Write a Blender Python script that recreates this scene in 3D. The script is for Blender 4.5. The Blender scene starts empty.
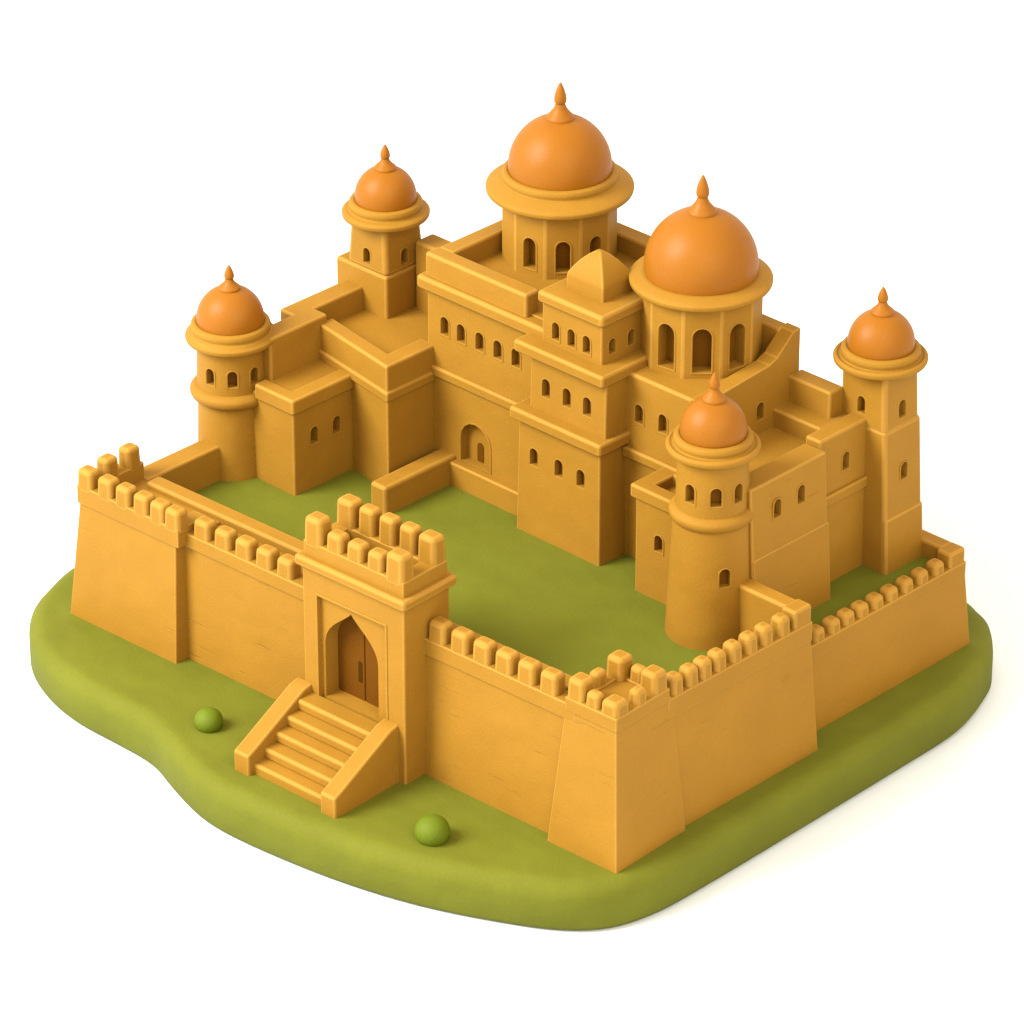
import bpy, bmesh, math
from mathutils import Matrix, Vector
S = bpy.context.scene
COL = S.collection
R = math.radians

# ------------------------------------------------------------------ materials
def ramp_noise(nt, scale, detail, lo, hi, coord, stretch=None):
    n = nt.nodes.new('ShaderNodeTexNoise'); n.inputs['Scale'].default_value = scale
    n.inputs['Detail'].default_value = detail
    if stretch:
        mp = nt.nodes.new('ShaderNodeMapping'); mp.inputs['Scale'].default_value = stretch
        nt.links.new(coord, mp.inputs['Vector']); nt.links.new(mp.outputs['Vector'], n.inputs['Vector'])
    else:
        nt.links.new(coord, n.inputs['Vector'])
    r = nt.nodes.new('ShaderNodeMapRange')
    r.inputs['From Min'].default_value = .3; r.inputs['From Max'].default_value = .7
    r.inputs['To Min'].default_value = lo; r.inputs['To Max'].default_value = hi
    nt.links.new(n.outputs['Fac'], r.inputs['Value'])
    return r.outputs['Result']

def clay(name, col, rough=.62, spec=.10, scratches=False, grain=.05, vary=.05, bump=.085, fine=95):
    m = bpy.data.materials.new(name); m.use_nodes = True
    nt = m.node_tree; b = nt.nodes['Principled BSDF']
    b.inputs['Roughness'].default_value = rough
    b.inputs['Specular IOR Level'].default_value = spec
    geo = nt.nodes.new('ShaderNodeNewGeometry'); pos = geo.outputs['Position']
    a = ramp_noise(nt, fine, 2, 1 - grain, 1 + grain, pos)
    c = ramp_noise(nt, 1.7, 3, 1 - vary, 1 + vary * .6, pos)
    mu = nt.nodes.new('ShaderNodeMath'); mu.operation = 'MULTIPLY'
    nt.links.new(a, mu.inputs[0]); nt.links.new(c, mu.inputs[1])
    mx = nt.nodes.new('ShaderNodeVectorMath'); mx.operation = 'SCALE'
    mx.inputs[0].default_value = col
    nt.links.new(mu.outputs[0], mx.inputs['Scale'])
    nt.links.new(mx.outputs[0], b.inputs['Base Color'])
    hgt = ramp_noise(nt, fine * .55, 3, 0, .22, pos)
    h2 = ramp_noise(nt, 3.0, 1, 0, 1.6, pos)
    ad = nt.nodes.new('ShaderNodeMath'); ad.operation = 'ADD'
    nt.links.new(hgt, ad.inputs[0]); nt.links.new(h2, ad.inputs[1])
    out = ad.outputs[0]
    if scratches:
        n = nt.nodes.new('ShaderNodeTexNoise'); n.inputs['Scale'].default_value = 1.0; n.inputs['Detail'].default_value = 3
        mp = nt.nodes.new('ShaderNodeMapping'); mp.inputs['Scale'].default_value = (1.6, 1.6, 26)
        nt.links.new(pos, mp.inputs['Vector']); nt.links.new(mp.outputs['Vector'], n.inputs['Vector'])
        r = nt.nodes.new('ShaderNodeMapRange')
        r.inputs['From Min'].default_value = .68; r.inputs['From Max'].default_value = .74
        r.inputs['To Min'].default_value = 0; r.inputs['To Max'].default_value = -.9
        nt.links.new(n.outputs['Fac'], r.inputs['Value'])
        ad2 = nt.nodes.new('ShaderNodeMath'); ad2.operation = 'ADD'
        nt.links.new(out, ad2.inputs[0]); nt.links.new(r.outputs['Result'], ad2.inputs[1]); out = ad2.outputs[0]
    bp = nt.nodes.new('ShaderNodeBump'); bp.inputs['Strength'].default_value = 1.0
    bp.inputs['Distance'].default_value = bump * .05
    nt.links.new(out, bp.inputs['Height']); nt.links.new(bp.outputs['Normal'], b.inputs['Normal'])
    return m

SAND_C = (.250, .1235, .0130)
SAND = clay('sand_clay', SAND_C)
EDGE_LIGHT = clay('painted_edge_highlight_clay', (.31, .162, .025))  # paler clay for bevel faces: edge highlights painted into the colour
SANDW = clay('scratched_sand_clay', SAND_C, scratches=True)
DOME = clay('orange_dome_clay', (.230, .081, .0040), rough=.45, spec=.15, vary=.03, bump=.05)
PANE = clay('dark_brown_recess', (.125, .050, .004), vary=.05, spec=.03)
SLOT = clay('dark_slot_clay', (.045, .017, .002), spec=.02)
DOORM = clay('brown_door_clay', (.10, .037, .0028), vary=.08, spec=.03)
GRASS = clay('green_clay', (.106, .114, .0100), rough=.75, spec=.1, fine=60, bump=.10, vary=.08)
BUSH = clay('bush_green_clay', (.086, .118, .0038), rough=.6, spec=.15, fine=60)
WHITE = clay('white_table', (.63, .68, .75), rough=.9, spec=0, grain=0, vary=0, bump=0)

# ------------------------------------------------------------------ helpers
XF = [Matrix.Identity(4)]          # local frame of the things being built (the front wall runs slightly askew)

def tag(o, label, cat, group=None):
    o['label'] = label; o['category'] = cat
    if group: o['group'] = group

def thing(name, label, cat, loc, group=None):
    o = bpy.data.objects.new(name, None); COL.objects.link(o)
    o.location = (XF[-1] @ Vector(loc)); o.empty_display_size = .1
    tag(o, label, cat, group)
    return o

def root_of(p):
    v = Vector((0, 0, 0))
    while p: v = v + p.location; p = p.parent
    return v

def finish(name, bm, mat, parent=None, bevel=0., seg=3, sharp=35, cut=None, bang=30, wn=True):
    """one mesh object; vertices arrive in world coordinates, bevelled, niches cut out, then put under the parent"""
    bmesh.ops.recalc_face_normals(bm, faces=bm.faces)
    bm.transform(XF[-1])
    me = bpy.data.meshes.new(name); bm.to_mesh(me); bm.free()
    o = bpy.data.objects.new(name, me); COL.objects.link(o)
    me.materials.append(mat)
    if mat in (SAND, SANDW): me.materials.append(EDGE_LIGHT)
    tmp = []
    if bevel:
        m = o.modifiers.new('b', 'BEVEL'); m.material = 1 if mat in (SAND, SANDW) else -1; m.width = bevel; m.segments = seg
        m.limit_method = 'ANGLE'; m.angle_limit = R(bang); m.use_clamp_overlap = True
    for q in cut or ():
        bmesh.ops.recalc_face_normals(q, faces=q.faces); q.transform(XF[-1])
        cm = bpy.data.meshes.new('cut'); q.to_mesh(cm); q.free(); cm.materials.append(mat)
        co = bpy.data.objects.new('cut', cm); COL.objects.link(co); tmp.append(co)
        m = o.modifiers.new('c', 'BOOLEAN'); m.operation = 'DIFFERENCE'; m.solver = 'EXACT'; m.object = co
    if bevel or cut:
        dg = bpy.context.evaluated_depsgraph_get(); dg.update()
        nm = bpy.data.meshes.new_from_object(o.evaluated_get(dg))
        o.modifiers.clear(); o.data = nm; nm.name = name; bpy.data.meshes.remove(me); me = nm
        if not me.materials: me.materials.append(mat)
    for t in tmp:
        d = t.data; bpy.data.objects.remove(t); bpy.data.meshes.remove(d)
    for p in me.polygons: p.use_smooth = True
    me.set_sharp_from_angle(angle=R(sharp))
    if wn and bevel:
        m = o.modifiers.new('wn', 'WEIGHTED_NORMAL'); m.keep_sharp = True; m.weight = 80
    if parent:
        off = root_of(parent)
        me.transform(Matrix.Translation(-off)); o.parent = parent
    return o

def prism_bm(b0, z0, b1, z1, bm=None):
    bm = bm or bmesh.new()
    lo = [bm.verts.new((x, y, z0)) for x, y in b0]; hi = [bm.verts.new((x, y, z1)) for x, y in b1]
    n = len(lo)
    bm.faces.new(lo[::-1]); bm.faces.new(hi)
    for i in range(n): bm.faces.new((lo[i], lo[(i + 1) % n], hi[(i + 1) % n], hi[i]))
    return bm

def rect(x0, x1, y0, y1): return [(x0, y0), (x1, y0), (x1, y1), (x0, y1)]

def box_bm(x0, x1, y0, y1, z0, z1, t=(0, 0, 0, 0), bm=None):
    """t: how far the top is drawn in on the x0, x1, y0, y1 sides (batter)"""
    return prism_bm(rect(x0, x1, y0, y1), z0, rect(x0 + t[0], x1 - t[1], y0 + t[2], y1 - t[3]), z1, bm)

def box(name, parent, x0, x1, y0, y1, z0, z1, t=(0, 0, 0, 0), bevel=.025, mat=None, cut=None, seg=3):
    return finish(name, box_bm(x0, x1, y0, y1, z0, z1, t), mat or SAND, parent, bevel, seg, cut=cut)

def poly(name, parent, pts, z0, z1, bevel=.025, mat=None, cut=None, top=None):
    return finish(name, prism_bm(pts, z0, top or pts, z1), mat or SAND, parent, bevel, cut=cut)

def ring(name, parent, x0, x1, y0, y1, w, z0, z1, bevel=.014):
    """a rectangular parapet in one piece round a roof"""
    bm = bmesh.new()
    loops = [[bm.verts.new((x, y, z)) for x, y in rect(x0 + d, x1 - d, y0 + d, y1 - d)] for d in (0, w) for z in (z0, z1)]
    a, b, c, d = loops
    for i in range(4):
        j = (i + 1) % 4
        for p, q in ((a, b), (b, d), (d, c), (c, a)): bm.faces.new((p[i], p[j], q[j], q[i]))
    return finish(name, bm, SAND, parent, bevel)

def fillet(pts, r, seg=4):
    out = [pts[0]]
    for i in range(1, len(pts) - 1):
        a, b, c = Vector(pts[i - 1]), Vector(pts[i]), Vector(pts[i + 1])
        d = min(r, (a - b).length * .45, (c - b).length * .45)
        p, q = b + (a - b).normalized() * d, b + (c - b).normalized() * d
        for k in range(seg + 1):
            t = k / seg
            out.append(tuple((1 - t) ** 2 * p + 2 * t * (1 - t) * b + t * t * q))
    out.append(pts[-1])
    return out

def lathe_bm(prof, cx, cy, n=72, bm=None):
    bm = bm or bmesh.new(); rings = []
    for r, z in prof:
        if r < 1e-5: rings.append([bm.verts.new((cx, cy, z))])
        else: rings.append([bm.verts.new((cx + r * math.cos(2 * math.pi * k / n), cy + r * math.sin(2 * math.pi * k / n), z)) for k in range(n)])
    for a, b in zip(rings, rings[1:]):
        if len(a) == 1 and len(b) == 1: continue
        for k in range(n):
            k2 = (k + 1) % n
            if len(a) == 1: bm.faces.new((a[0], b[k2], b[k]))
            elif len(b) == 1: bm.faces.new((a[k], a[k2], b[0]))
            else: bm.faces.new((a[k], a[k2], b[k2], b[k]))
    for ring in (rings[0], rings[-1]):
        if len(ring) > 1: bm.faces.new(ring)
    return bm

def lathe(name, parent, prof, cx, cy, mat=None, fil=0., n=72, sharp=50, cut=None):
    if fil: prof = fillet(prof, fil)
    return finish(name, lathe_bm(prof, cx, cy, n), mat or SAND, parent, 0, sharp=sharp, cut=cut)

# arched opening outline in (u, v): base centre at the origin
def arch(w, h, n=8, pointed=False):
    r = w / 2
    if pointed:
        s = h - .42
        P = [(-r, 0), (-r, s)]
        C1 = [(-r, s), (-r + .005, s + .21), (-.10, s + .30), (0, h)]
        for k in range(1, 13):
            t = k / 12
            P.append(tuple(sum(c * q[i] for c, q in zip(((1 - t) ** 3, 3 * t * (1 - t) ** 2, 3 * t * t * (1 - t), t ** 3), C1)) for i in (0, 1)))
        Q = [(-x, y) for x, y in P[-2::-1]]
        return P + Q
    P = [(-r, 0), (-r, h - r)]
    for k in range(1, n): P.append((-r * math.cos(math.pi * k / n), h - r + r * math.sin(math.pi * k / n)))
    return P + [(r, h - r), (r, 0)]

def slab(outline, p, nrm, d0, d1, hole=None):
    """outline extruded along the outward normal from d0 to d1, standing at p; with a hole it is a ring"""
    n = Vector(nrm).normalized(); u = Vector((-n.y, n.x, 0)); p = Vector(p)
    at = lambda a, d: p + u * a[0] + Vector((0, 0, a[1])) + n * d
    bm = bmesh.new()
    lo = [bm.verts.new(at(a, d0)) for a in outline]; hi = [bm.verts.new(at(a, d1)) for a in outline]
    k = len(lo)
    if not hole:
        bm.faces.new(lo); bm.faces.new(hi[::-1])
        for i in range(k): bm.faces.new((lo[i], hi[i], hi[(i + 1) % k], lo[(i + 1) % k]))
    else:
        li = [bm.verts.new(at(a, d0)) for a in hole]; hh = [bm.verts.new(at(a, d1)) for a in hole]
        for i in range(k - (0)):
            j = (i + 1) % k
            bm.faces.new((lo[i], hi[i], hi[j], lo[j])); bm.faces.new((li[i], li[j], hh[j], hh[i]))
            bm.faces.new((hi[i], hh[i], hh[j], hi[j])); bm.faces.new((lo[i], lo[j], li[j], li[i]))
    return bm

WIN = []
def win(p, nrm, w, h, depth=.07):
    """registers a window; returns its niche cutter"""
    WIN.append((p, nrm, w, h, depth))
    return slab(arch(w, h), p, nrm, -depth, .2)

def flush(parent):
    """builds panes and frames of the registered windows under their thing"""
    for p, nrm, w, h, depth in WIN:
        f = .012
        pane = finish('window', slab([(x, y + .002) for x, y in arch(w + .02, h + .012)], p, nrm, -depth - .012, -depth + .004), PANE, parent, 0)
        o2 = [(x * (w + 2 * f) / w, -f if y == 0 else y + f * .6) for x, y in arch(w, h)]
        finish('window_frame', slab(o2, p, nrm, -.03, .007, hole=[(x * (w - .007) / w, .004 if y == 0 else y - .002) for x, y in arch(w, h)]), SAND, pane, .003, 2)
    WIN.clear()

def merlon(parent, cx, cy, wx, wy, z0, z1, b=.046):
    t = .008
    return finish('merlon', box_bm(cx - wx / 2, cx + wx / 2, cy - wy / 2, cy + wy / 2, z0, z1, (t, t, t, t)), SAND, parent, b, 4)

def finial(parent, cx, cy, z, s):
    q = s ** .55          # the small ones are stouter
    pr = [(.0, -.06), (.125, -.06), (.135, -.02), (.135, .012), (.10, .05), (.065, .095), (.05, .135), (.046, .15),
          (.058, .16), (.062, .19), (.056, .235), (.036, .30), (.012, .355), (0, .365)]
    return lathe('finial', parent, [(r * q, z + h * s) for r, h in pr], cx, cy, DOME, .015 * s, 32, 80)

def dome_cap(parent, cx, cy, zb, r, lift, fs, eave_z, eave_r, neck_r, lip=True):
    """eave ring, lip and dome with finial over a drum"""
    lz = zb - .015; ez = eave_z
    prof = [(0, ez - .07), (neck_r - .01, ez - .07), (eave_r - .06, ez - .05), (eave_r - .005, ez - .025), (eave_r, ez + .02), (eave_r - .03, ez + .042)]
    if lip:
        prof += [(r + .075, lz - .06), (r + .052, lz - .05), (r + .062, lz - .01), (r + .05, lz + .028), (r + .01, lz + .04), (r - .03, lz + .01), (0, lz + .01)]
    else:
        prof += [(r + .02, zb - .005), (r - .02, zb - .005), (0, zb - .005)]
    lathe('eave', parent, prof, cx, cy, None, .014)
    cz = zb + lift * r; a0 = -math.asin(min(.95, lift)) - .06
    pts = [(0, cz + r * math.sin(a0) )]
    for k in range(29):
        a = a0 + (math.pi / 2 - a0) * k / 28
        pts.append((max(0, r * math.cos(a)), cz + r * math.sin(a) * (1.0 if a < 0 else 1.03)))
    d = lathe('dome', parent, pts, cx, cy, DOME, 0, 80, 70)
    finial(d, cx, cy, cz + r * 1.03 - .01 * fs, fs)
    return d

CAM_A = R(44.1)
CAMDIR = (math.sin(CAM_A), -math.cos(CAM_A))
def radial(deg):   # horizontal direction, 0 = towards the viewer's side, positive = to the right
    a = math.atan2(CAMDIR[1], CAMDIR[0]) + R(deg)
    return (math.cos(a), math.sin(a), 0)

ZC = .9            # level of the raised lawn
SLIM = .16         # parapet thickness

# ------------------------------------------------------------------ setting
def plane(name, x, z, mat):
    bm = bmesh.new()
    bm.faces.new([bm.verts.new(v) for v in ((-x, -x, z), (x, -x, z), (x, x, z), (-x, x, z))])
    o = finish(name, bm, mat); o['kind'] = 'structure'; return o
plane('tabletop', 120, -.5, WHITE)

ISL = [(-1.70, -4.90), (-1.22, -5.13), (-0.695, -5.231), (-0.201, -5.23), (0.373, -5.244), (0.857, -5.409), (1.48, -5.57), (2.185, -5.544), (3.087, -5.407), (3.879, -5.182), (4.57, -4.869), (5.04, -4.591), (5.337, -4.259), (5.471, -3.818), (5.498, -3.252), (5.486, -1.878), (5.461, -0.436), (5.429, 0.477), (5.239, 1.08), (5.088, 1.365), (4.767, 1.712), (4.551, 1.812), (4.3, 1.9), (3.4, 2.0), (1, 2.0), (-1, 1.8), (-2.2, 1), (-2.5, -0.5), (-2.45, -2), (-2.4, -3), (-2.43, -3.70), (-2.27, -4.18), (-2.08, -4.55)]
def smooth_closed(P, per=6):
    out = []; n = len(P)
    for i in range(n):
        a, b, c, d = (Vector(P[(i + k) % n]) for k in (-1, 0, 1, 2))
        for k in range(per):
            t = k / per
            out.append(.5 * (2 * b + (c - a) * t + (2 * a - 5 * b + 4 * c - d) * t * t + (-a + 3 * b - 3 * c + d) * t ** 3))
    return out
def island():
    P = smooth_closed(ISL); n = len(P)
    for _ in range(3): P = [(P[i - 1] + P[i] * 2 + P[(i + 1) % n]) / 4 for i in range(n)]
    N = []
    for i in range(n):
        t = (P[(i + 1) % n] - P[i - 1]).normalized(); N.append(Vector((t.y, -t.x)))
    area = sum(P[i].x * P[(i + 1) % n].y - P[(i + 1) % n].x * P[i].y for i in range(n))
    sg = 1 if area > 0 else -1
    prof = [(.09, -.499), (.03, -.48), (.0, -.43)]
    for k in range(9):
        a = math.pi / 2 * k / 8
        prof.append((.17 * (1 - math.cos(a)), -.17 + .17 * math.sin(a)))
    prof.append((.24, 0))
    bm = bmesh.new(); rings = []
    for ins, z in prof:
        rings.append([bm.verts.new((*(P[i] - N[i] * sg * ins), z)) for i in range(n)])
    for a, b in zip(rings, rings[1:]):
        for i in range(n): bm.faces.new((a[i], a[(i + 1) % n], b[(i + 1) % n], b[i]))
    bm.faces.new(rings[0]); bm.faces.new(rings[-1])
    o = finish('ground', bm, GRASS, sharp=60); o['kind'] = 'structure'
island()

# raised lawn inside the walls
bm = prism_bm([(-1.42, -3.95), (4.6, -3.75), (4.78, -1.2), (4.7, 1.1), (-1.4, 1.1)], -.03, [(-1.42, -3.95), (4.6, -3.75), (4.78, -1.2), (4.7, 1.1), (-1.4, 1.1)], ZC)
o = finish('lawn', bm, GRASS); o['kind'] = 'structure'

# ------------------------------------------------------------------ outer walls along the front (slightly askew)
FRONT = Matrix.Translation((2, -4.23, 0)) @ Matrix.Rotation(R(2.4), 4, 'Z') @ Matrix.Translation((-2, 4.23, 0))
XF.append(FRONT)

def front_wall(name, label, x0, x1, yf, ms, zb, zg, zt, ledge):
    t = thing(name, label, 'wall', ((x0 + x1) / 2, -3.9, 0), 'curtain walls')
    box('wall', t, x0, x1, yf, ledge[2] + .16, -.03, zb, (0, 0, .05, 0), .01, SANDW)
    box('parapet', t, x0, x1, yf + .02, yf + .20, zb - .02, zg, bevel=.014)
    for m in ms: merlon(t, m, yf + .11, .21, .17, zg - .06, zt)
    box('coping', t, ledge[0], ledge[1], ledge[2], ledge[2] + .18, zb - .05, zg - .03, bevel=.03)
    return t

front_wall('curtain_wall', 'sand curtain wall with five merlons between the left bastion and the gatehouse', -.35, 1.66, -4.10, [-.03 + .27 * i for i in range(5)], 1.22, 1.35, 1.53, (-1.25, 1.66, -3.58))
front_wall('curtain_wall', 'sand curtain wall with six merlons between the gatehouse and the front corner bastion', 2.80, 4.66, -4.14, [2.99 + .267 * i for i in range(6)], 1.28, 1.43, 1.63, (2.80, 4.62, -3.86))

# left bastion
t = thing('corner_bastion', 'broad battered bastion with a merlon row at the left end of the front wall', 'bastion', (-.95, -4.1, 0), 'corner bastions')
box('wall', t, -1.67, -.22, -4.26, -3.40, -.03, 1.25, (.12, .04, .09, 0), .014, SANDW)
PXL, PXR = -1.56, -.20
poly('parapet', t, [(PXL, -4.195), (PXR, -4.195), (PXR, -3.80), (PXR - .165, -3.80), (PXR - .165, -4.03), (PXL + .165, -4.03), (PXL + .165, -3.45), (PXL, -3.45)], 1.23, 1.43, .014)
for x in (-1.46, -1.19, -.95, -.71, -.49, -.29): merlon(t, x, -4.115, .20 if x > -1.4 else .205, .17, 1.36, 1.61)
for y in (-3.86, -3.57): merlon(t, PXL + .085, y, .17, .19, 1.36, 1.63)

# gatehouse
t = thing('gatehouse', 'tall gatehouse with pointed arch doorway and merlons on all corners', 'gatehouse', (2.13, -4.05, 0))
GX0, GX1, GY0, GY1 = 1.61, 2.865, -4.39, -3.78
px = 2.175
cuts = [slab([(-.39, 0), (-.39, 1.13), (.47, 1.13), (.47, 0)], (px, GY0, .46), (0, -1, 0), -.045, .2),
        slab(arch(.66, .99, pointed=True), (px - .005, GY0, .515), (0, -1, 0), -.27, .3)]
box('gate_wall', t, GX0, GX1, GY0, GY1, -.03, 1.86, bevel=.018, cut=cuts)
box('cornice', t, GX0 - .055, GX1 + .055, GY0 - .055, GY1 + .055, 1.84, 1.95, bevel=.035)
ring('parapet', t, GX0 + .01, GX1 - .01, GY0 + .01, GY1 - .01, .17, 1.93, 2.10)
for k in range(5):
    x = GX0 + .126 + (GX1 - GX0 - .252) * k / 4; c = k in (0, 4)
    merlon(t, x, GY0 + .095, .22 if c else .2, .165 if not c else .19, 2.03, 2.35 if c else 2.27)
    merlon(t, x, GY1 - .095, .22 if c else .2, .165 if not c else .19, 2.03, 2.36)
finish('panel_frame', slab([(-.405, -.02), (-.405, 1.145), (.485, 1.145), (.485, -.02)], (px, GY0, .46), (0, -1, 0), -.05, .010, hole=[(-.380, .02), (-.380, 1.12), (.460, 1.12), (.460, .02)]), SAND, t, .007, 2)
for s in (-1, 1):   # door leaves
    d = finish('door_leaf', box_bm(min(0, s * .345) + px + s * .004, max(0, s * .345) + px + s * .002, GY0 + .21, GY0 + .25, .50, 1.5), DOORM, t, .012)
h = finish('handle', slab(arch(.05, .22), (px - .055, GY0 + .21, .70), (0, -1, 0), -.01, .005), SLOT, t, .003, 2)

# stairs
t = thing('staircase', 'broad staircase of five steps with sloping side walls climbing to the arched doorway', 'staircase', (2.15, -4.8, 0))
SX0, SX1 = 1.70, 2.60
ys = [-5.17, -5.03, -4.88, -4.73, -4.58]
for k, y in enumerate(ys):
    box('step', t, SX0 - .02, SX1 + .02, y, GY0 + .02, -.03 if k == 0 else .104 * k - .005, .104 * (k + 1), bevel=.03, seg=4)
def side_wall(x0, x1, yf, h):
    prof = [(GY0 + .015, -.03), (yf, -.03), (yf, .21), (yf + .09, .25), (GY0 - .10, h - .02), (GY0 + .015, h)]
    bm = bmesh.new()
    a = [bm.verts.new((x0, y, z)) for y, z in prof]; b = [bm.verts.new((x1, y, z)) for y, z in prof]
    bm.faces.new(a); bm.faces.new(b[::-1])
    for i in range(len(a)): bm.faces.new((a[i], b[i], b[(i + 1) % len(a)], a[(i + 1) % len(a)]))
    finish('side_wall', bm, SAND, t, .022, bang=20)
side_wall(1.51, SX0, -5.24, .61); side_wall(SX1, 2.785, -5.24, .61)

# front corner bastion
t = thing('corner_bastion', 'square battered bastion ringed by eight merlons at the front corner', 'bastion', (4.9, -3.7, 0), 'corner bastions')
bx0, bx1, by0, by1 = 4.44, 5.26, -4.24, -3.27
box('wall', t, bx0, bx1, by0, by1, -.03, 1.38, (.10, .13, .13, .08), .014, SANDW)
tx0, tx1, ty0, ty1 = 4.55, 5.15, -4.13, -3.40
ring('parapet', t, tx0, tx1, ty0, ty1, .14, 1.36, 1.50)
xm, ym = (tx0 + tx1) / 2, (ty0 + ty1) / 2
for x in (tx0 + .105, xm, tx1 - .105):
    for y in (ty0 + .105, ym, ty1 - .105):
        if x == xm and y == ym: continue
        c = (x != xm and y != ym)
        zt = 1.63 if (x > xm and y < ym) else 1.70 if c else 1.64
        merlon(t, x if c or x == xm else x + (.035 if x > xm else -.035), y if c or y == ym else y + (.035 if y > ym else -.035),
               .20 if c else (.165 if x == xm else .13), .20 if c else (.13 if x == xm else .165), 1.44, zt)
box('roof', t, tx0 + .1, tx1 - .1, ty0 + .1, ty1 - .1, 1.3, 1.475, bevel=.01)
XF.pop()

# ------------------------------------------------------------------ outer walls along the right side
t = thing('curtain_wall', 'high right side wall with eight merlons beside the front corner bastion', 'wall', (5.0, -2.3, 0), 'curtain walls')
box('wall', t, 4.72, 5.17, -3.3, -1.28, -.03, 1.18, (0, .08, 0, .06), .014, SANDW)
box('parapet', t, 4.94, 5.105, -3.28, -1.34, 1.16, 1.37, bevel=.014)
for k, y in enumerate((-3.13, -2.93, -2.75, -2.56, -2.35, -2.14, -1.93, -1.70)): merlon(t, 5.02, y, .16, .158, 1.31, 1.55)
box('merlon_block', t, 4.92, 5.095, -1.58, -1.345, 1.31, 1.55, bevel=.03)
box('return_wall', t, 4.2, 4.96, -1.53, -1.35, .85, 1.53, bevel=.03)

t = thing('curtain_wall', 'lower right side wall with nine merlons ending at the right rear corner', 'wall', (4.85, .1, 0), 'curtain walls')
box('wall', t, 4.60, 4.94, -1.27, 1.19, -.03, .80, (0, .03, 0, .09), .014, SANDW)
box('parapet', t, 4.74, 4.915, -1.20, 1.10, .78, .93, bevel=.014)
for k, y in enumerate((-.98, -.76, -.56, -.36, -.15, .06, .28, .50, .73)): merlon(t, 4.83, y, .16, .162, .87, 1.05)
box('merlon_block', t, 4.725, 4.905, .87, 1.095, .87, 1.08, bevel=.03)
box('return_wall', t, 4.2, 4.76, .92, 1.09, .6, 1.08, bevel=.03)

# ------------------------------------------------------------------ plain courtyard walls
t = thing('courtyard_wall', 'plain low wall without merlons running back from the left bastion to the round tower', 'wall', (-1.45, -3.1, 0))
box('wall', t, -1.60, -1.36, -3.62, -2.3, -.03, 1.27, bevel=.025)
t = thing('courtyard_wall', 'short low wall running out over the lawn left of the small arched portal', 'wall', (.6, -1.5, ZC))
box('wall', t, .10, .31, -2.07, -1.08, ZC - .03, 1.20, bevel=.035)

# ------------------------------------------------------------------ round towers
def round_tower(label, x, y, zb, r0, r1, ring, ringr, r2, eave, eaver, domeb, dr, lift, fs, lows, angs, zw, ww, wh):
    t = thing('round_tower', label, 'tower', (x, y, zb), 'round towers')
    cuts = []
    rr = lambda z: r0 + (r1 - r0) * (z - zb) / (ring - zb)
    for a, z in lows:
        d = radial(a); r = rr(z + .07)
        cuts.append(win((x + d[0] * r, y + d[1] * r, z), d, ww, wh))
    lathe('shaft', t, [(0, zb - .1), (r0 + .02, zb - .1), (r1, ring - .01), (0, ring - .01)], x, y, cut=cuts); flush(t)
    lathe('string_course', t, [(0, ring - .09), (r1, ring - .09), (ringr - .02, ring - .08), (ringr, ring - .04), (ringr, ring + .0), (ringr - .03, ring + .035), (r2 + .01, ring + .05), (0, ring + .05)], x, y, None, .02)
    cuts = []
    for a in angs:
        d = radial(a); cuts.append(win((x + d[0] * r2, y + d[1] * r2, zw), d, ww, wh, .08))
    lathe('drum', t, [(0, ring), (r2 + .01, ring), (r2, eave - .07), (0, eave - .07)], x, y, cut=cuts); flush(t)
    dome_cap(t, x, y, domeb, dr, lift, fs, eave, eaver, r2)
    return t

round_tower('slender round tower with small orange dome at the left end of the courtyard',
            -1.50, -2.355, ZC, .345, .335, 1.77, .415, .335, 2.32, .445, 2.455, .33, .12, .66, (), (-35, 4, 43, 90, 150, 210), 1.91, .10, .18)
round_tower('stout tapering round tower with small orange dome standing just behind the right side wall',
            3.985, -1.495, ZC, .395, .352, 2.19, .395, .325, 2.83, .435, 2.935, .305, .2, .72, ((18, 1.54),), (-40, 4, 44, 90, 150, 210), 2.36, .11, .195)

# ------------------------------------------------------------------ left wing
t = thing('side_block', 'low flat-roofed block with two arched windows right of the left round tower', 'building', (-.9, -2.0, ZC))
cuts = [win((-.6, -2.13, 1.37), (1, 0, 0), .11, .19), win((-.6, -1.83, 1.37), (1, 0, 0), .11, .19)]
box('wall', t, -1.3, -.6, -2.40, -1.55, ZC - .05, 1.85, bevel=.02, cut=cuts); flush(t)
poly('roof_rim', t, [(-1.1, -2.44), (-.56, -2.44), (-.56, -1.5), (-.74, -1.5), (-.74, -2.28), (-1.1, -2.28)], 1.80, 1.96, .025)
box('roof', t, -1.3, -.72, -2.3, -1.5, 1.80, 1.91, bevel=.01)

t = thing('terrace_block', 'taller flat-roofed block with sunken terrace between the low block and the main hall', 'building', (-.6, -1.2, ZC))
poly('wall', t, [(-1.4, -1.48), (0, -1.72), (0, -.05), (-1.4, -.05)], ZC - .9, 2.0, .02)
poly('string_course', t, [(-1.12, -1.57), (.035, -1.76), (.035, -1.06), (-.2, -1.06), (-.2, -1.5), (-1.12, -1.4)], 1.90, 2.01, .025)
poly('parapet', t, [(-1.12, -1.545), (.012, -1.735), (.012, -1.06), (-.19, -1.06), (-.19, -1.52), (-1.12, -1.36)], 1.99, 2.28, .025)
box('roof', t, -1.3, -.1, -1.45, -.1, 1.95, 2.11, bevel=.01)

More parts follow.
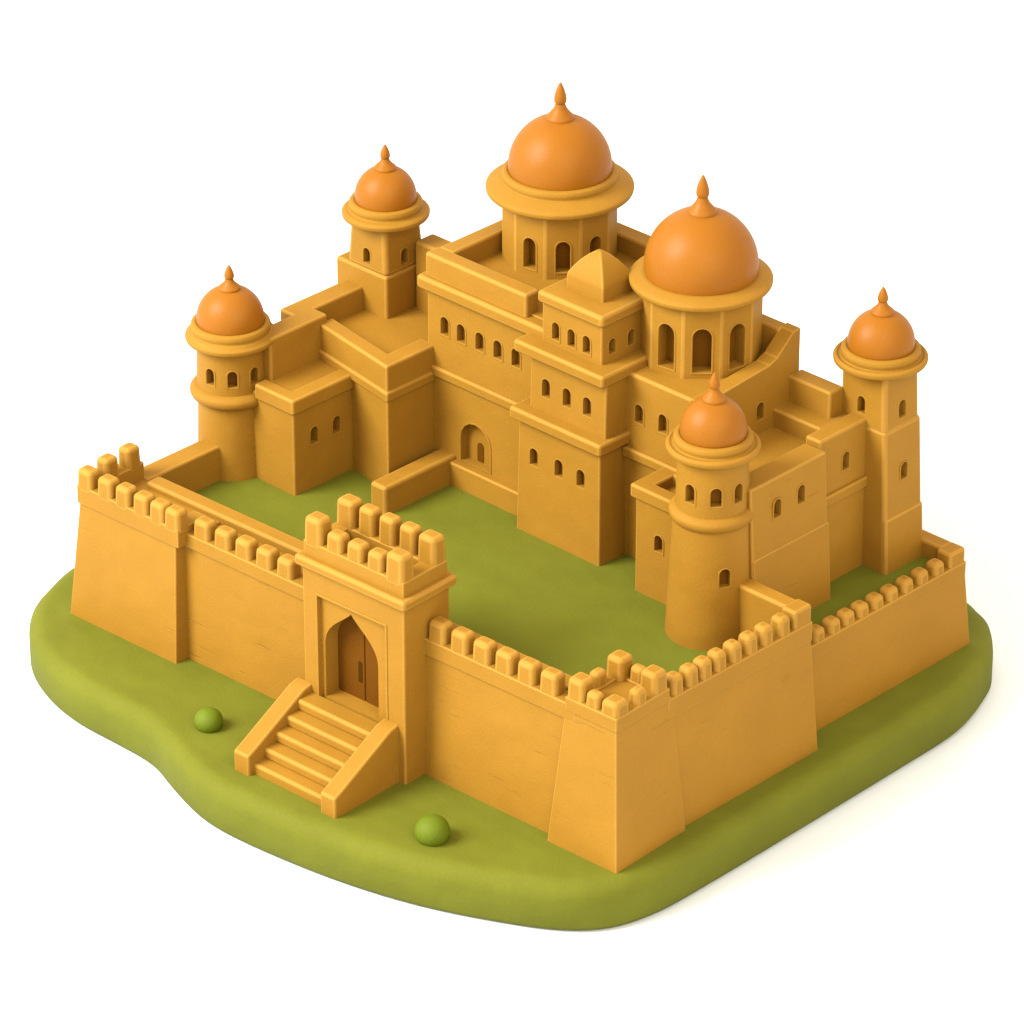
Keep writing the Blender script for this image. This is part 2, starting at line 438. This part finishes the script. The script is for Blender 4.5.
t = thing('rampart_wall', 'zigzag plain wall stepping up behind the low block towards the rear square tower', 'wall', (-1.2, -1.6, ZC))
poly('wall', t, [(-1.33, -2.22), (-1.09, -2.22), (-1.09, -1.45), (-1.27, -1.45), (-1.27, -.6), (-1.51, -.6), (-1.51, -1.70), (-1.33, -1.70)], ZC - .9, 2.36, .025)

# rear square tower
def square_top(t, x0, x1, y0, y1, z0, z1, cut, bevel=.05):
    return box('upper_wall', t, x0, x1, y0, y1, z0, z1, (.03, .04, .02, .03), bevel, cut=cut, seg=4)
t = thing('square_tower', 'square tower with small orange dome rising behind the terrace at the left rear', 'tower', (-1.2, -.5, ZC), 'square towers')
tx, ty = -.94, -.795
box('lower_wall', t, tx - .71, tx, ty, ty + .56, 0, 2.565, bevel=.03)
cuts = [win((tx - .285, ty + .02, 2.62), (0, -1, 0), .10, .17), win((tx - .02, ty + .27, 2.62), (1, 0, 0), .10, .17)]
square_top(t, tx - .56, tx - .01, ty + .01, ty + .56, 2.55, 3.05, cuts); flush(t)
dome_cap(t, tx - .29, ty + .29, 3.21, .305, .16, .68, 3.09, .435, .28)
t = thing('rear_block', 'plain flat-roofed block glimpsed behind the main hall next to the rear square tower', 'building', (-.4, .3, ZC))
box('wall', t, -.92, -.1, -.42, -.17, 0, 2.85, bevel=.03)

# ------------------------------------------------------------------ main hall
HX0, HX1, HY0, HY1 = -.07, 2.20, -1.10, .68
t = thing('main_hall', 'large hall with five small arched windows, arched portal and parapet round its roof', 'building', (1.1, -.2, ZC))
cuts = [win((x, HY0, 2.44), (0, -1, 0), .115, .20) for x in (.17, .39, .64, .88, 1.12)]
cuts.append(slab(arch(.40, .46), (.575, HY0, ZC + .26), (0, -1, 0), -.10, .2))
box('wall', t, HX0, HX1, HY0, HY1, 0, 2.92, bevel=.02, cut=cuts); flush(t)
pt = finish('portal', slab(arch(.42, .47), (.575, HY0, ZC + .255), (0, -1, 0), -.112, -.094), SAND, t, 0)
finish('portal_frame', slab([(x * 1.07, y + .013 if y else 0) for x, y in arch(.40, .46)], (.575, HY0, ZC + .26), (0, -1, 0), -.03, .008, hole=[(x * .98, .004 if y == 0 else y - .003) for x, y in arch(.40, .46)]), SAND, pt, .004, 2)
finish('small_door', slab(arch(.085, .21), (.555, HY0 + .094, ZC + .27), (0, -1, 0), -.005, .008), DOORM, pt, .006, 2)
box('plinth', t, .28, 1.45, HY0 - .09, HY0 + .1, ZC - .03, 1.15, bevel=.02)
box('string_course', t, .0, 1.48, HY0 - .04, HY0 + .05, 1.97, 2.08, bevel=.025)
poly('cornice', t, [(HX0 - .07, HY0 - .08), (1.62, HY0 - .08), (1.62, -.3), (HX0 - .07, -.3)], 2.88, 3.02, .035)
box('roof', t, HX0 + .02, HX1 - .02, HY0 + .05, HY1 - .05, 2.86, 3.04, bevel=.01)
pw = .19
box('parapet', t, HX0 - .005, 1.27, HY0 - .02, HY0 + pw - .02, 3.0, 3.26, bevel=.03)
box('parapet', t, HX0 - .005, HX0 + pw, HY0 + .16, HY1, 3.0, 3.25, bevel=.03)
box('parapet', t, HX0 + .15, HX1, HY1 - pw, HY1 + .01, 3.0, 3.24, bevel=.03)
box('parapet', t, HX1 - pw, HX1 + .005, -.4, HY1 - .15, 3.0, 3.23, bevel=.03)

# many-sided drum with a dome
def polygon_ring(r, x, y, turn=0):
    P = []
    for k in range(10):
        d = radial(18 + 36 * k + turn); P.append((x + d[0] * r, y + d[1] * r))
    return P
def domed_drum(name, label, cat, x, y, z0, ap, eave, eaver, domeb, dr, lift, fs, zw, ww, wh, depth, lip, turn=0):
    t = thing(name, label, cat, (x, y, z0))
    cuts = []
    for k in range(10):
        if k in (2, 8): continue
        d = radial(36 * k + turn); cuts.append(win((x + d[0] * ap, y + d[1] * ap, zw), d, ww, wh, depth))
    poly('drum', t, polygon_ring(ap / math.cos(R(18)), x, y, turn), z0 - .05, eave - .05, .02, cut=cuts); flush(t)
    dome_cap(t, x, y, domeb, dr, lift, fs, eave, eaver, ap, lip)
domed_drum('domed_drum', 'many-sided drum with the highest orange dome, standing on the main hall roof', 'dome', .59, .05, 3.03, .53, 3.775, .715, 3.94, .50, .1, 1.0, 3.11, .145, .33, .10, True, 3)

# ------------------------------------------------------------------ stepped tower
t = thing('stepped_tower', 'three-tiered tower with rows of small windows and a pointed four-sided cap', 'tower', (2.0, -1.0, ZC))
Y1, Y2, Y3 = -1.36, -1.28, -1.20
cuts = [win((x, Y1 + .02, 1.645), (0, -1, 0), .11, .19) for x in (1.59, 1.915, 2.20)]
box('lower_tier', t, 1.37, 2.46, Y1, -.85, ZC - .05, 2.13, (.02, .02, .02, 0), .018, cut=cuts); flush(t)
box('cornice', t, 1.33, 2.51, Y1 - .06, -.9, 2.10, 2.225, bevel=.03)
cuts = [win((x, Y2 + .01, 2.38), (0, -1, 0), .11, .20) for x in (1.68, 1.95, 2.21)]
box('middle_tier', t, 1.47, 2.45, Y2, -.8, 2.20, 2.83, (.01, .0, .01, 0), .018, cut=cuts); flush(t)
box('cornice', t, 1.35, 2.50, Y2 - .10, -.45, 2.80, 2.925, bevel=.03)
cuts = [win((x, Y3, 2.98), (0, -1, 0), .10, .19) for x in (1.735, 1.935, 2.13)]
cuts += [win((2.32, y, 3.0), (1, 0, 0), .10, .16) for y in (-1.06, -.80)]
box('upper_tier', t, 1.555, 2.32, Y3, -.58, 2.91, 3.36, bevel=.018, cut=cuts); flush(t)
box('cornice', t, 1.54, 2.375, Y3 - .06, -.53, 3.34, 3.46, bevel=.035)
bm = bmesh.new(); rings = []
cx, cy, hx, hy = 1.935, -.825, .235, .205
for s, z in ((1, 3.44), (1.0, 3.585), (.955, 3.63), (.80, 3.69), (.60, 3.755), (.37, 3.81), (.15, 3.848), (.03, 3.862)):
    rings.append([bm.verts.new((cx + hx * s * a, cy + hy * s * b, z)) for a, b in ((-1, -1), (1, -1), (1, 1), (-1, 1))])
for a, b in zip(rings, rings[1:]):
    for i in range(4): bm.faces.new((a[i], a[(i + 1) % 4], b[(i + 1) % 4], b[i]))
bm.faces.new(rings[0]); bm.faces.new(rings[-1])
finish('cap', bm, SAND, t, .015, bang=50, sharp=45)

# ------------------------------------------------------------------ pavilion block and its dome
BX1, BY0 = 3.42, -1.0
t = thing('pavilion_block', 'block with two small windows and a sloping parapet under the right-hand large dome', 'building', (2.9, -.3, ZC))
cuts = [win((2.62, BY0, 2.35), (0, -1, 0), .11, .20), win((2.92, BY0, 2.36), (0, -1, 0), .11, .20)]
box('wall', t, 2.1, BX1 - .14, BY0, .33, ZC - .05, 2.84, bevel=.03, cut=cuts); flush(t)
box('string_course', t, 2.44, 3.30, BY0 - .045, BY0 + .05, 1.96, 2.07, bevel=.025)
def yz_prism(x0, x1, prof):
    bm = bmesh.new()
    a = [bm.verts.new((x0, y, z)) for y, z in prof]; b = [bm.verts.new((x1, y, z)) for y, z in prof]
    bm.faces.new(a); bm.faces.new(b[::-1])
    for i in range(len(a)): bm.faces.new((a[i], b[i], b[(i + 1) % len(a)], a[(i + 1) % len(a)]))
    return bm
cuts = [win((BX1, -.21, 2.38), (1, 0, 0), .105, .19)]
finish('side_wall', yz_prism(BX1 - .17, BX1, [(-.996, 1.2), (.34, 1.2), (.34, 3.15), (.24, 3.14), (.02, 2.95), (-.09, 2.91), (-.75, 2.86), (-.996, 2.843)]), SAND, t, .012, bang=14, sharp=18, cut=cuts); flush(t)
box('parapet', t, 2.3, BX1 - .14, .19, .337, 2.7, 3.14, bevel=.025)
domed_drum('domed_drum', 'many-sided drum with tall arches and a large orange dome right of the stepped tower', 'dome', 2.67, -.23, 2.86, .555, 3.61, .675, 3.69, .535, .12, 1.02, 2.90, .185, .46, .14, False)

# ------------------------------------------------------------------ right wing
t = thing('right_wing', 'battered right wing with a flat roof and two small windows behind the stout round tower', 'building', (3.8, -.8, ZC))
cuts = [win((3.30, -1.45, 1.42), (0, -1, 0), .11, .18)]
box('front_wall', t, 3.0, 4.0, -1.45, -.95, ZC - .05, 1.93, bevel=.02, cut=cuts); flush(t)
poly('roof_rim', t, [(2.96, -1.49), (3.75, -1.49), (3.75, -1.33), (3.15, -1.33), (3.15, -1.09), (3.75, -1.09), (3.75, -.99), (2.96, -.99)], 1.90, 2.04, .025)
cuts = [win((4.345, -1.0, 2.02), (1, 0, 0), .105, .19), win((4.335, -.66, 2.03), (1, 0, 0), .105, .19)]
box('plinth', t, 4.10, 4.432, -1.34, -.29, ZC - .05, 1.70, (0, .058, 0, 0), .012, mat=SANDW)
box('side_wall', t, 4.06, 4.42, -1.35, -.30, ZC - .05, 2.42, (0, .10, 0, 0), .02, cut=cuts, mat=SANDW); flush(t)
box('roof', t, 3.4, 4.02, -1.3, .5, ZC, 2.24, bevel=.01)

t = thing('recessed_wall', 'narrow wall with one window and a raised band beside the right square tower', 'wall', (4.1, 0, ZC))
cuts = [win((4.22, .10, 2.04), (1, 0, 0), .10, .19)]
box('wall', t, 4.03, 4.22, -.27, .55, ZC - .05, 2.47, bevel=.025, cut=cuts); flush(t)
box('string_course', t, 4.1, 4.255, -.25, .5, 1.76, 1.87, bevel=.02)

t = thing('roof_steps', 'wide bench-like step below a back parapet on the right wing roof', 'steps', (3.8, .3, 2.24))
box('step', t, 3.40, 4.0, -.02, .5, 2.2, 2.43, bevel=.025)
box('back_parapet', t, 3.40, 3.93, .19, .39, 2.2, 2.70, bevel=.025)

# right square tower
t = thing('square_tower', 'tall plain square tower with small orange dome at the right rear corner', 'tower', (4.2, .7, ZC), 'square towers')
sx, sy = 4.46, .385
cuts = [win((sx + .008, sy + .27, 1.82), (1, 0, 0), .10, .18)]
box('lower_wall', t, sx - .58, sx + .075, sy + .02, sy + .59, 0, 2.40, (.0, .085, -.03, .07), .04, cut=cuts, seg=4); flush(t)
box('plinth', t, sx - .50, sx + .088, sy + .022, sy + .60, .0, 1.48, (.0, .055, -.018, .05), .03, seg=4)
cuts = [win((sx - .31, sy + .0, 2.50), (0, -1, 0), .10, .18), win((sx - .03, sy + .25, 2.47), (1, 0, 0), .10, .18)]
box('upper_wall', t, sx - .57, sx - .015, sy - .005, sy + .50, 2.36, 2.99, (.0, .02, .0, .02), .045, cut=cuts, seg=4); flush(t)
dome_cap(t, sx - .31, sy + .25, 3.10, .315, .16, .70, 3.0, .445, .28)

# ------------------------------------------------------------------ bushes
def bush(label, x, y, r):
    b = bmesh.new(); bmesh.ops.create_icosphere(b, subdivisions=4, radius=r, matrix=Matrix.Translation((x, y, r * .48)) @ Matrix.Diagonal((1, 1, .95, 1)))
    o = finish('bush', b, BUSH, sharp=80); tag(o, label, 'bush', 'small round bushes')
bush('small round green bush on the grass left of the staircase', .84, -4.91, .135)
bush('slightly larger round green bush on the grass right of the staircase', 3.68, -4.82, .16)

# ------------------------------------------------------------------ light, camera
w = bpy.data.worlds.new('World'); S.world = w; w.use_nodes = True
w.node_tree.nodes['Background'].inputs['Color'].default_value = (1, .87, .68, 1)
w.node_tree.nodes['Background'].inputs['Strength'].default_value = 1.9
def area(name, direction, dist, size, power, col, tgt=(1.8, -1.8, 1)):
    l = bpy.data.lights.new(name, 'AREA'); l.shape = 'DISK'; l.size = size; l.energy = power; l.color = col
    o = bpy.data.objects.new(name, l); COL.objects.link(o)
    d = Vector(direction).normalized(); o.location = Vector(tgt) + d * dist
    o.rotation_euler = d.to_track_quat('Z', 'Y').to_euler()
area('softbox', (-.40, -.74, .70), 40, 22, 37500, (1, 1, .98))
area('added_fill', (.75, -.40, .62), 40, 30, 8000, (1, .91, .74))  # unseen lamp, added to brighten the right-facing and inner walls

A, EL, F, D = CAM_A, R(29), 5000., 50.
cam = bpy.data.cameras.new('camera'); co = bpy.data.objects.new('camera', cam); COL.objects.link(co)
cam.sensor_width = 36; cam.lens = 36 * F / 1024; cam.clip_end = 500; cam.clip_start = 1
co.location = (D * math.sin(A) * math.cos(EL), -D * math.cos(A) * math.cos(EL), D * math.sin(EL))
co.rotation_euler = (R(90) - EL, 0, A)
S.camera = co
S.view_settings.view_transform = 'Standard'; S.view_settings.look = 'None'
S.view_settings.exposure = 0; S.view_settings.gamma = 1; S.view_settings.use_curve_mapping = False
S.render.engine = 'CYCLES'
S.cycles.max_bounces = 8; S.cycles.diffuse_bounces = 5
